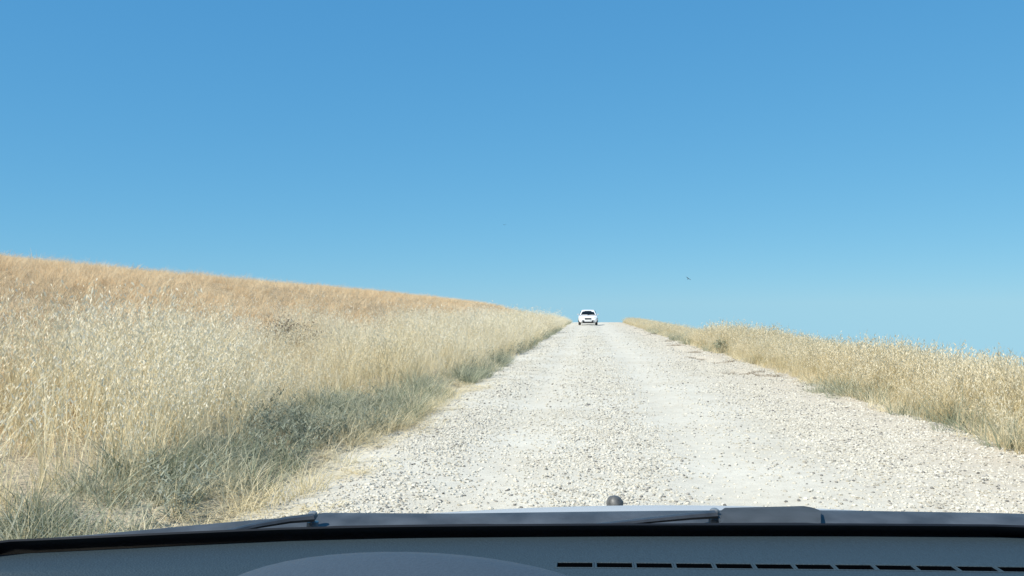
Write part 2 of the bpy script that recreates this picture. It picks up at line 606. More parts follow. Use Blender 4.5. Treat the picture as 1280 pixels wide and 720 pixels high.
M_oat = plant_mat("dry_oat_straw", (0.60, 0.50, 0.30), (0.77, 0.67, 0.44), (0.84, 0.76, 0.56), 0.4)
M_seed = plant_mat("dry_oat_seed", (0.68, 0.60, 0.42), (0.81, 0.73, 0.55), (0.87, 0.81, 0.67), 0.4)
M_gold = plant_mat("golden_dry_grass", (0.48, 0.40, 0.21), (0.64, 0.54, 0.33), (0.74, 0.65, 0.44), 0.4, 0.6)
M_goldseed = plant_mat("golden_seed", (0.62, 0.53, 0.34), (0.74, 0.65, 0.46), (0.84, 0.76, 0.58), 0.4, 0.6)
M_weed = plant_mat("grey_green_weed", (0.165, 0.19, 0.125), (0.31, 0.335, 0.24), (0.54, 0.525, 0.395), 0.3, 1.3)
M_leafy = plant_mat("dusty_leaf", (0.155, 0.178, 0.13), (0.245, 0.272, 0.21), (0.38, 0.395, 0.315), 0.3, 1.0)
M_stub = plant_mat("tan_stubble", (0.65, 0.47, 0.275), (0.79, 0.60, 0.375), (0.86, 0.71, 0.49), 0.4, 0.16)
M_brown = plant_mat("dead_weed_and_shade_brown", (0.18, 0.145, 0.105), (0.28, 0.23, 0.17), (0.40, 0.33, 0.25), 0.3, 1.0)
M_stone = plant_mat("limestone_stone", (0.28, 0.262, 0.222), (0.48, 0.452, 0.385), (0.59, 0.562, 0.49), 0.0, 3.0)
M_grey = plant_mat("grey_stone", (0.10, 0.096, 0.09), (0.19, 0.182, 0.17), (0.33, 0.315, 0.29), 0.0, 3.0)

variants("oat", [oat_tuft() for _ in range(9)] + [oat_tuft(5, 0.18, 0.4, 0.9, 9) for _ in range(3)] + [oat_tuft(12, 0.14, 0.7, 1.0, 4, (2, 5), 0.0075) for _ in range(4)] + [oat_tuft(6, 0.08, 0.9, 1.25, 3, (9, 14)) for _ in range(3)], [M_oat, M_seed])
variants("oatshort", [oat_tuft(9, 0.12, 0.42, 0.75, 9, (5, 9)) for _ in range(6)], [M_gold, M_goldseed])
variants("weed", [weed_tuft() for _ in range(8)], [M_weed])
variants("leafy", [leafy_weed() for _ in range(6)], [M_leafy])
variants("stub", [weed_tuft(30, 0.12, 0.36, 0.007, 0.16) for _ in range(6)], [M_stub])
variants("drytuft", [weed_tuft(34, 0.10, 0.30, 0.006, 0.12) for _ in range(6)], [M_oat])
variants("litter", [straw_litter() for _ in range(6)], [M_oat])

def stone_mesh(sub, seed):
    bm = bmesh.new()
    bmesh.ops.create_icosphere(bm, subdivisions=sub, radius=0.5)
    r = random.Random(seed)
    ax = Vector((r.uniform(0.8, 1.3), r.uniform(0.7, 1.1), r.uniform(0.5, 0.8)))
    for v in bm.verts:
        k = 1 + r.uniform(-0.22, 0.22)
        v.co = Vector((v.co.x * ax.x, v.co.y * ax.y, v.co.z * ax.z)) * k
    bm.verts.index_update()
    v = [tuple(p.co) for p in bm.verts]
    f = [tuple(p.index for p in q.verts) for q in bm.faces]
    bm.free()
    return (v, f, None)
variants("stone", [stone_mesh(1 if k < 5 else 2, k) for k in range(7)], [M_stone])
variants("greystone", [stone_mesh(1, 40 + k) for k in range(5)], [M_grey])

# ---- gravel on the road: thick between and beside the wheel tracks
def gravel_keep(X, Y):
    w = 0.22 + 0.75 * np.exp(-((X - 0.15) / 0.55) ** 2) + 0.55 * np.exp(-((X + 1.35) / 0.35) ** 2) + 0.55 * sstep(X, 1.7, 2.3) * (1 - sstep(X, 3.6, 4.0))
    w = w * (1 - 0.7 * np.exp(-((X - 1.0) / 0.33) ** 2)) * (1 - 0.35 * np.exp(-((X + 0.72) / 0.25) ** 2))
    return np.clip(w * (0.35 + 0.65 * sstep(fbm(X, Y, 0.9, 3, 31), 0.25, 0.66)), 0.05, 1)

def scatter_stones(name, key, parts, label):
    P, S = [], []
    for (y0, y1, dens, s0, s1, pw) in parts:
        X, Y = points(ROAD_L - 0.25, ROAD_R + 0.1, y0, y1, dens, gravel_keep)
        s = s0 + (s1 - s0) * rng.random(len(X)) ** pw
        P.append(np.stack([X, Y, road_h(X, Y) + s * 0.12], 1)); S.append(s)
    P = np.concatenate(P); s = np.concatenate(S)
    rot = np.stack([rng.normal(0, 0.3, len(P)), rng.normal(0, 0.3, len(P)), rng.uniform(0, 6.28, len(P))], 1)
    scatter(name, key, P, rot, np.repeat(s[:, None], 3, 1), [VAR[key][0].objects[0].data.materials[0]], label)

scatter_stones("gravel", "stone", [(4.2, 11, 2600, 0.006, 0.030, 2.2), (11, 22, 800, 0.010, 0.036, 2.2), (22, 45, 100, 0.022, 0.055, 2.2), (45, 95, 12, 0.03, 0.07, 2.0)],
               "loose pale limestone gravel scattered over the road")
scatter_stones("grey_gravel", "greystone", [(4.2, 11, 260, 0.008, 0.032, 2.2), (11, 22, 80, 0.012, 0.042, 2.0), (22, 60, 9, 0.025, 0.06, 1.8)],
               "loose darker grey pebbles scattered over the road")

# ---- left verge
def cat(*a): return np.concatenate(a)
def left_edge(Y):            # where the tall grass begins: far back near us, at the road's edge farther on
    Y = np.asarray(Y, float)
    return -1.95 - 0.95 * (1 - sstep(Y, 8, 20)) + 0.5 * (fbm(Y * 0, Y, 2.2, 3, 41) - 0.5)

def oats():
    PX, PY, PS = [], [], []
    for (x0, x1, y0, y1, dens, s) in ((-13, -1.7, 4.0, 14, 42, 1.0), (-13, -1.6, 14, 30, 34, 1.0), (-13, -1.6, 30, 60, 20, 1.05), (-13, -1.6, 60, 112, 10, 1.12)):
        def keep(X, Y):
            e = left_edge(Y)
            into = sstep(e - X, 0.0, 0.45)
            outer = 1 - sstep(-X, 3.6 + 2.2 * fbm(X * 0, Y, 6, 2, 42), 6.2 + 2.6 * fbm(X * 0 + 3, Y, 9, 2, 45))
            return into * outer * (0.22 + 0.9 * sstep(fbm(X, Y, 1.3, 3, 43), 0.3, 0.62))
        X, Y = points(x0, x1, y0, y1, dens, keep)
        PX.append(X); PY.append(Y); PS.append(np.full(len(X), s))
    X, Y, s = cat(*PX), cat(*PY), cat(*PS)
    e = left_edge(Y)
    hgt = s * (0.40 + 1.05 * fbm(X, Y, 1.5, 3, 44)) * (1 - 0.45 * sstep(Y, 62, 98)) * (0.62 + 0.38 * sstep(e - X, 0, 1.1)) * rng.uniform(0.88, 1.08, len(X))
    P = np.stack([X, Y, field_h(X, Y)], 1)
    wid = np.clip(Y / 22, 1.0, 2.1)                           # sparser but broader clumps farther off
    scatter("tall_grass", "oat", P, upright(len(X), 0.10), np.stack([hgt * wid, hgt * wid, hgt], 1), [M_oat, M_seed],
            "tall pale dry wild oats crowding the left verge")
oats()

def low_weeds():
    out = []
    for (y0, y1, dens) in ((4.0, 12, 64), (12, 24, 40), (24, 60, 18), (60, 100, 7)):
        def keep(X, Y):
            e = left_edge(Y)
            n = fbm(X, Y, 0.9, 3, 51)
            edge = -1.72 - 0.42 * fbm(X * 0 + 5, Y, 1.3, 3, 52) * (1 - 0.5 * sstep(Y, 12, 18)) - 0.25 * (1 - sstep(Y, 6.5, 9))
            return sstep(edge - X, 0.0, 0.3) * (1 - sstep(e - X, 0.05 + 0.1 * sstep(Y, 7, 11), 0.5 + 0.2 * sstep(Y, 7, 11))) * sstep(n + 0.18 * (1 - sstep(Y, 7, 10)), 0.28, 0.5)
        out.append(points(-4.6, -1.6, y0, y1, dens, keep))
    X = cat(*[o[0] for o in out]); Y = cat(*[o[1] for o in out])
    s = rng.uniform(0.55, 1.15, len(X)) * (0.65 + 0.6 * fbm(X, Y, 1.2, 2, 53))
    P = np.stack([X, Y, field_h(X, Y) - 0.01], 1)
    pick = fbm(X, Y, 1.0, 2, 54) + rng.normal(0, 0.12, len(X))
    a = pick < 0.68
    S = np.repeat(s[:, None], 3, 1)
    scatter("green_grass", "weed", P[a], upright(a.sum(), 0.15), S[a], [M_weed], "low grey-green grass along the foot of the left verge")
    scatter("roadside_weeds", "leafy", P[~a], upright((~a).sum(), 0.15), S[~a], [M_leafy], "dusty green leafy weeds along the foot of the left verge")
low_weeds()

def dry_low():
    out = []
    for (x0, x1, y0, y1, dens) in ((-4.2, -1.5, 4.0, 13, 70), (-3.4, -1.5, 13, 40, 7), (3.3, 4.6, 6, 20, 26), (3.3, 4.4, 20, 60, 10)):
        def keep(X, Y):
            n = fbm(X, Y, 0.7, 3, 61)
            edge = np.where(X < 0, -1.72 - 0.3 * fbm(X * 0 + 5, Y, 1.3, 3, 52) - X, X - 3.55)
            return sstep(edge, -0.05, 0.3) * sstep(n, 0.34, 0.58) * (1 - 0.85 * sstep(-X, 2.0, 2.5))
        out.append(points(x0, x1, y0, y1, dens, keep))
    X = cat(*[o[0] for o in out]); Y = cat(*[o[1] for o in out])
    s = rng.uniform(0.5, 1.1, len(X))
    P = np.stack([X, Y, field_h(X, Y) - 0.005], 1)
    scatter("dry_grass", "drytuft", P, upright(len(X), 0.2), np.repeat(s[:, None], 3, 1), [M_oat], "short dry straw-coloured grass at both edges of the road")
    X, Y = points(-3.2, -1.3, 4.2, 16, 110, lambda X, Y: sstep(fbm(X, Y, 0.6, 3, 62), 0.34, 0.56) * sstep(-1.45 - X, 0, 0.5))
    P = np.stack([X, Y, np.maximum(field_h(X, Y), road_h(X, Y)) + 0.004], 1)
    s = rng.uniform(0.6, 1.2, len(X))
    scatter("straw_litter", "litter", P, upright(len(X), 0.08), np.repeat(s[:, None], 3, 1), [M_oat], "bits of broken straw lying where the gravel meets the grass")
dry_low()

def stubble():
    out = []
    for (x0, x1, y0, y1, dens, s) in ((-24, -5.0, 4, 32, 16, 1.0), (-44, -5.5, 32, 62, 6, 1.25), (-90, -6, 62, 120, 1.7, 1.8), (-150, -30, 120, 190, 0.5, 2.4)):
        X, Y = points(x0, x1, y0, y1, dens, lambda X, Y: 0.4 + 0.6 * sstep(fbm(X, Y * 0.6, 5, 3, 71), 0.32, 0.62))
        out.append((X, Y, np.full(len(X), s)))
    X = cat(*[o[0] for o in out]); Y = cat(*[o[1] for o in out]); s = cat(*[o[2] for o in out])
    s = s * rng.uniform(0.7, 1.2, len(X))
    P = np.stack([X, Y, field_h(X, Y) - 0.01], 1)
    scatter("stubble", "stub", P, upright(len(X), 0.15), np.stack([s * 1.1, s * 1.1, np.minimum(s, 1.3)], 1), [M_stub], "short tan stubble covering the sloping field on the left")
stubble()

# ---- right verge
def right_verge():
    out = []
    for (x0, x1, y0, y1, dens, s) in ((3.4, 9.0, 5.5, 20, 34, 1.0), (3.4, 9, 20, 45, 24, 1.0), (3.3, 8, 45, 105, 9, 1.1)):
        def keep(X, Y):
            e = 3.72 + 0.45 * (fbm(X * 0, Y, 2.6, 3, 81) - 0.5)
            return sstep(X - e, 0.0, 0.4) * (1 - sstep(X, 6.0, 9.0)) * (0.5 + 0.6 * sstep(fbm(X, Y, 1.3, 3, 82), 0.3, 0.6))
        X, Y = points(x0, x1, y0, y1, dens, keep)
        out.append((X, Y, np.full(len(X), s)))
    X = cat(*[o[0] for o in out]); Y = cat(*[o[1] for o in out]); s = cat(*[o[2] for o in out])
    lump = fbm(X * 0.2, Y, 8.0, 2, 83)
    far = (1 - 0.35 * sstep(Y, 28, 60)) * (1 - 0.5 * np.exp(-((Y - 42) / 6.5) ** 2))
    hgt = s * (0.82 + 0.80 * lump) * far * (0.55 + 0.45 * sstep(X - 3.75, 0, 0.9)) * rng.uniform(0.85, 1.1, len(X))
    wid = np.clip(Y / 24, 1.0, 2.0)
    P = np.stack([X, Y, field_h(X, Y)], 1)
    scatter("golden_grass", "oatshort", P, upright(len(X), 0.16), np.stack([hgt * wid, hgt * wid, hgt], 1), [M_gold, M_goldseed], "golden dry grass along the right verge against the sky")
right_verge()

variants("shadetuft", [weed_tuft(40, 0.06, 0.16, 0.008, 0.10) for _ in range(4)], [M_brown])  # squashed brown tufts: their dark colour stands in for shadows at the turf edges
def shoulder_shade():
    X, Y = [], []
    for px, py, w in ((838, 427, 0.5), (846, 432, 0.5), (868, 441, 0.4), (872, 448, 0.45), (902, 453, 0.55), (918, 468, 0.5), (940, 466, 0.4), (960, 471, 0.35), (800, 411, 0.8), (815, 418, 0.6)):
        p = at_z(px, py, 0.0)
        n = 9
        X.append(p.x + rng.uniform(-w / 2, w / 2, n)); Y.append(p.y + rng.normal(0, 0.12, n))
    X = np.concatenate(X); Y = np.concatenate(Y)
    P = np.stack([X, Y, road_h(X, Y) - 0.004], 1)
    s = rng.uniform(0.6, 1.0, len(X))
    scatter("turf_edge_shade", "shadetuft", P, upright(len(X), 0.1), np.stack([s, s, s * 0.55], 1), [M_brown], "dark brown tufts standing in for turf edges and their shadows along the right shoulder")
shoulder_shade()

# ------------------------------------------------------------------ single plants
def bush(name, x, y, r, h, m, label, stems=26, seed=1, category="bush"):
    rr = random.Random(seed)
    z = float(field_h(np.array([x]), np.array([y]))[0])
    root = empty(name, (x, y, z))
    tag(root, label, category)
    bm = bmesh.new()
    tips = []
    for _ in range(stems):
        a = rr.uniform(0, 6.28); lean = rr.uniform(0.1, 1.0)
        tip = Vector((math.cos(a) * r * lean, math.sin(a) * r * lean, h * rr.uniform(0.55, 1.0) * (1.1 - 0.45 * lean)))
        mid = tip * 0.5 + Vector((rr.gauss(0, 0.03), rr.gauss(0, 0.03), 0.05))
        tube(bm, [(0.02 * math.cos(a), 0.02 * math.sin(a), -0.03), mid, tip], [0.007, 0.005, 0.002], 4)
        tips.append((mid, tip))
    bm_obj("stem", bm, M_brown, root)
    v, f = [], []
    for mid, tip in tips:
        for _ in range(34):
            p = mid.lerp(tip, rr.uniform(-0.3, 1.05)) + Vector((rr.gauss(0, 0.035), rr.gauss(0, 0.035), rr.gauss(0, 0.03)))
            d = Vector((rr.gauss(0, 1), rr.gauss(0, 1), rr.gauss(0.3, 0.7))).normalized()
            s = d.cross(Vector((rr.gauss(0, 1), rr.gauss(0, 1), rr.gauss(0, 1)))).normalized()
            L = rr.uniform(0.03, 0.07)
            b = len(v)
            v += [p, p + d * L * 0.5 + s * L * 0.2, p + d * L, p + d * L * 0.5 - s * L * 0.2]
            f.append((b, b + 1, b + 2, b + 3))
    lf = mesh_obj("foliage", v, f, m, root)
    lf["kind"] = "stuff"
    return root

def ground_xy(px, py):
    p = at_z(px, py, 0.0)
    return p.x, p.y
x, y = ground_xy(884, 441)
bush("bush", x + 0.42, y + 0.5, 0.42, 0.40, M_weed, "small straggly dark green bush in the golden grass at the right road edge", stems=16, seed=3)
def right_weeds():
    X, Y = points(3.6, 5.2, 6, 60, 10, lambda X, Y: sstep(fbm(X, Y, 1.6, 3, 85), 0.50, 0.66) * (1 - sstep(X, 4.2, 5.2)))
    p = at_z(1018, 494, 0.0)
    X = np.concatenate([X, p.x + rng.uniform(0.0, 0.9, 26)]); Y = np.concatenate([Y, p.y + rng.normal(0.2, 0.45, 26)])
    P = np.stack([X, Y, field_h(X, Y) - 0.01], 1)
    s = rng.uniform(0.6, 1.3, len(X))
    scatter("verge_weeds", "weed", P, upright(len(X), 0.2), np.repeat(s[:, None], 3, 1), [M_weed], "grey-green weeds growing at the foot of the right verge grass")
right_weeds()
bush("dead_weed", -5.9, 16.6, 1.0, 0.78, M_brown, "brown dead weed standing behind the wild oats on the left", stems=70, seed=8, category="weed")

# ------------------------------------------------------------------ materials of the vehicles and birds
M_white = mat("white_car_paint", (0.80, 0.81, 0.82), 0.3, 0.0, 0.5, coat=0.6)
M_silver = mat("pale_silver_paint", (0.43, 0.445, 0.455), 0.42, 0.0, 0.4, noise=(3.0, 0.05, 0), coat=0.0)
M_glassdark = mat("dark_car_glass", (0.006, 0.009, 0.012), 0.12, 0.0, 0.2)
M_black = mat("black_plastic", (0.018, 0.019, 0.021), 0.5, 0.0, 0.4, noise=(60, 0.2, 0.2))
M_rubber = mat("tyre_rubber", (0.03, 0.03, 0.031), 0.85, 0.0, 0.3, noise=(30, 0.3, 0.3))
M_rim = mat("wheel_alloy", (0.45, 0.46, 0.47), 0.35, 0.9, 0.5)
M_lamp = mat("lamp_lens", (0.55, 0.57, 0.60), 0.12, 0.2, 0.6)
M_plate = mat("number_plate_white", (0.72, 0.73, 0.72), 0.5)
M_dash = mat("dashboard_plastic", (0.029, 0.049, 0.065), 0.62, 0.0, 0.3, noise=(420, 0.16, 0.6))
M_hood = mat("instrument_hood_plastic", (0.050, 0.068, 0.090), 0.55, 0.0, 0.35, noise=(260, 0.08, 0.3))
M_cowl = mat("faded_grey_cowl_plastic", (0.060, 0.068, 0.078), 0.5, 0.0, 0.4, noise=(18, 0.35, 0.3))
M_slot = mat("black_vent_plastic", (0.003, 0.004, 0.006), 0.9, 0.0, 0.0)
M_frit = mat("black_glass_border", (0.006, 0.008, 0.012), 0.5, 0.0, 0.3)
M_wiper = mat("wiper_black_metal", (0.05, 0.053, 0.058), 0.35, 0.2, 0.5, noise=(25, 0.4, 0.2))
M_cover = mat("paler_grey_plastic", (0.12, 0.135, 0.15), 0.5, 0.0, 0.4, noise=(18, 0.25, 0.3))
M_pivot = mat("glossy_pivot_cap", (0.16, 0.175, 0.19), 0.18, 0.0, 0.6)
M_nozzle = mat("washer_nozzle_plastic", (0.10, 0.10, 0.097), 0.5, 0.0, 0.5, noise=(90, 0.5, 0.4))
M_trim = mat("grey_headliner", (0.35, 0.35, 0.34), 0.9, noise=(50, 0.1, 0.2))
M_bird = mat("dark_feathers", (0.035, 0.035, 0.04), 0.8, noise=(20, 0.3, 0))

M_clear = bpy.data.materials.new("clear_windscreen_glass")
M_clear.use_nodes = True
_nt = M_clear.node_tree
_nt.nodes.clear()
_o = _nt.nodes.new("ShaderNodeOutputMaterial")
_t = _nt.nodes.new("ShaderNodeBsdfTransparent")
_t.inputs[0].default_value = (0.945, 0.965, 0.965, 1)
_nt.links.new(_t.outputs[0], _o.inputs["Surface"])

# ------------------------------------------------------------------ the oncoming white car
def oncoming_car():
    Y0 = 82.0
    cx = at_y(735.0, 400, Y0).x
    z0 = float(road_h(np.array([cx]), np.array([Y0 + 1.5]))[0])
    car = empty("car", (cx, Y0, z0), R(0.0))
    tag(car, "small white car driving towards us down the gravel road near its crest", "car")
    # body: cross-sections along the car, front at y = 0
    def ring(y, hw, zb, zs, zt, tuck=0.9):
        pts = []
        half = [(0.0, zb), (hw * tuck * 0.85, zb), (hw * tuck, zb + 0.06), (hw, zb + (zs - zb) * 0.45), (hw * 0.985, zs - 0.06), (hw * 0.95, zs + 0.02), (hw * 0.7, zt - 0.004), (0.0, zt)]
        pts = [(x, y, z) for x, z in half]
        pts += [(-x, y, z) for x, z in half[-2:0:-1]]
        return pts
    st = [(0.00, 0.56, 0.30, 0.55, 0.60), (0.06, 0.74, 0.24, 0.62, 0.69), (0.22, 0.84, 0.22, 0.70, 0.77), (0.55, 0.885, 0.22, 0.80, 0.86), (1.05, 0.90, 0.22, 0.89, 0.95),
          (1.6, 0.90, 0.22, 0.93, 0.97), (2.6, 0.90, 0.22, 0.95, 0.97), (3.4, 0.895, 0.22, 0.96, 0.98), (3.95, 0.86, 0.25, 0.94, 0.98), (4.15, 0.76, 0.32, 0.86, 0.92)]
    bm = bmesh.new()
    loft(bm, [ring(*s) for s in st], True, True, True)
    bm_obj("body", bm, M_white, car, True)
    # cabin
    def cring(y, hwb, hwt, zb, zt):
        half = [(hwb, zb), (hwb * 0.985, zb + 0.05), (hwt + 0.03, zt - 0.08), (hwt - 0.03, zt - 0.015), (hwt * 0.5, zt + 0.012)]
        return [(x, y, z) for x, z in half] + [(-x, y, z) for x, z in half[::-1]]
    cs = [(0.95, 0.80, 0.79, 0.90, 0.93), (1.25, 0.80, 0.70, 0.90, 1.15), (1.62, 0.80, 0.60, 0.90, 1.385), (2.1, 0.80, 0.60, 0.90, 1.44), (2.9, 0.80, 0.60, 0.90, 1.44), (3.5, 0.79, 0.58, 0.90, 1.39), (3.95, 0.76, 0.62, 0.90, 1.02)]
    bm = bmesh.new()
    loft(bm, [cring(*s) for s in cs], True, True, True)
    bm_obj("cabin", bm, M_white, car, True)
    # windscreen, proud of the cabin
    bm = bmesh.new()
    loft(bm, [[(-0.66, 1.00, 0.985), (-0.33, 0.985, 0.992), (0.0, 0.98, 0.995), (0.33, 0.985, 0.992), (0.66, 1.00, 0.985)],
              [(-0.59, 1.25, 1.150), (-0.30, 1.235, 1.165), (0, 1.230, 1.170), (0.30, 1.235, 1.165), (0.59, 1.25, 1.150)],
              [(-0.50, 1.51, 1.305), (-0.25, 1.50, 1.325), (0, 1.495, 1.330), (0.25, 1.50, 1.325), (0.50, 1.51, 1.305)]], False)
    r = bmesh.ops.extrude_face_region(bm, geom=bm.faces[:])
    for g in r["geom"]:
        if isinstance(g, bmesh.types.BMVert): g.co += Vector((0, 0.02, -0.02))
    ws = bm_obj("windshield", bm, M_glassdark, car, False)
    bm = bmesh.new()
    tube(bm, [(-0.05, 0.96, 0.965), (0.3, 0.975, 0.985), (0.6, 1.0, 0.975)], [0.012, 0.01, 0.008], 6)
    bm_obj("wiper", bm, M_black, car)
    for sx in (-1, 1):
        for (a, b, c, d) in (((1.32, 0.98), (2.18, 0.98), (2.18, 1.36), (1.72, 1.35)), ((2.28, 0.98), (3.15, 0.98), (3.15, 1.35), (2.28, 1.36))):
            bm = bmesh.new()
            vs = []
            for (yy, zz) in (a, b, c, d):
                xx = 0.80 - (zz - 0.90) / 0.5 * 0.17 + 0.018
                vs.append(bm.verts.new((sx * xx, yy, zz)))
            f = bm.faces.new(vs)
            r = bmesh.ops.extrude_face_region(bm, geom=[f])
            for g in r["geom"]:
                if isinstance(g, bmesh.types.BMVert): g.co.x -= sx * 0.03
            bm_obj("side_window", bm, M_glassdark, car)
        # mirror
        bm = bmesh.new()
        box(bm, (sx * 0.94, 1.34, 1.00), (0.15, 0.09, 0.11), None, 0.025)
        box(bm, (sx * 0.87, 1.35, 0.98), (0.10, 0.04, 0.04), None, 0.01)
        bm_obj("mirror", bm, M_lamp, car, True)
        # headlight
        bm = bmesh.new()
        loft(bm, [[(sx * 0.47, -0.005, 0.61), (sx * 0.68, 0.035, 0.61), (sx * 0.80, 0.20, 0.66), (sx * 0.81, 0.32, 0.74), (sx * 0.66, 0.12, 0.735), (sx * 0.49, 0.02, 0.69)],
                  [(sx * 0.46, 0.08, 0.60), (sx * 0.66, 0.12, 0.60), (sx * 0.77, 0.26, 0.66), (sx * 0.78, 0.36, 0.72), (sx * 0.64, 0.20, 0.72), (sx * 0.48, 0.12, 0.68)]], True, True, True)
        hl = bm_obj("headlight", bm, M_lamp, car)
        # lower intake with fog lamp
        bm = bmesh.new()
        box(bm, (sx * 0.46, -0.004, 0.385), (0.26, 0.09, 0.16), Euler((0, 0, sx * 0.15)), 0.03)
        fi = bm_obj("side_intake", bm, M_black, car, True)
        bm = bmesh.new()
        bmesh.ops.create_cone(bm, cap_ends=True, segments=14, radius1=0.04, radius2=0.04, depth=0.02, matrix=Matrix.Translation((sx * 0.49, -0.052, 0.385)) @ Matrix.Rotation(math.pi / 2, 4, 'X'))
        bm_obj("fog_lamp", bm, M_lamp, fi)
        for yy, nm in ((0.78, "front"), (3.28, "rear")):
            bm = bmesh.new()
            prof = [(0.20, -0.10), (0.29, -0.105), (0.315, -0.075), (0.32, 0.0), (0.315, 0.075), (0.29, 0.105), (0.20, 0.10)]
            rings = [[(sx * 0.78 + w, yy + math.cos(t) * r_, 0.32 + math.sin(t) * r_) for r_, w in prof] for t in [2 * math.pi * k / 24 for k in range(25)]]
            loft(bm, rings, False)
            bmesh.ops.remove_doubles(bm, verts=bm.verts[:], dist=1e-5)
            wh = bm_obj("wheel", bm, M_rubber, car, True)
            bm = bmesh.new()
            bmesh.ops.create_cone(bm, cap_ends=True, segments=24, radius1=0.205, radius2=0.19, depth=0.17, matrix=Matrix.Translation((sx * 0.78, yy, 0.32)) @ Matrix.Rotation(math.pi / 2, 4, 'Y'))
            bm_obj("rim", bm, M_rim, wh)
            bm = bmesh.new()
            rings = []
            for t in [math.pi * k / 14 for k in range(15)]:
                rings.append([(sx * 0.895, yy + math.cos(t) * 0.36, 0.32 + math.sin(t) * 0.36), (sx * 0.915, yy + math.cos(t) * 0.36, 0.32 + math.sin(t) * 0.36), (sx * 0.915, yy + math.cos(t) * 0.33, 0.32 + math.sin(t) * 0.33), (sx * 0.895, yy + math.cos(t) * 0.33, 0.32 + math.sin(t) * 0.33)])
            loft(bm, rings, True, True, True)
            bm_obj("wheel_arch", bm, M_black, car)
        bm = bmesh.new()
        box(bm, (sx * 0.902, 2.2, 0.82), (0.012, 0.16, 0.03), None, 0.004)
        bm_obj("door_handle", bm, M_white, car)
    # grille, lower intake, bumper lip, plate
    bm = bmesh.new()
    box(bm, (0, 0.02, 0.60), (0.66, 0.12, 0.15), None, 0.035)
    gr = bm_obj("grille", bm, M_black, car, True)
    bm = bmesh.new()
    box(bm, (0, -0.045, 0.60), (0.58, 0.012, 0.016), None, 0.004)
    bm_obj("grille_bar", bm, M_rim, gr)
    bm = bmesh.new()
    box(bm, (0, 0.015, 0.265), (1.0, 0.14, 0.13), None, 0.03)
    bm_obj("lower_grille", bm, M_black, car, True)
    bm = bmesh.new()
    box(bm, (0, -0.012, 0.455), (0.52, 0.03, 0.11), None, 0.008)
    bm_obj("number_plate", bm, M_plate, car)
    bm = bmesh.new()
    box(bm, (0, 0.5, 0.235), (1.3, 0.8, 0.10), None, 0.03)
    bm_obj("underbody", bm, M_black, car)
    return car
oncoming_car()

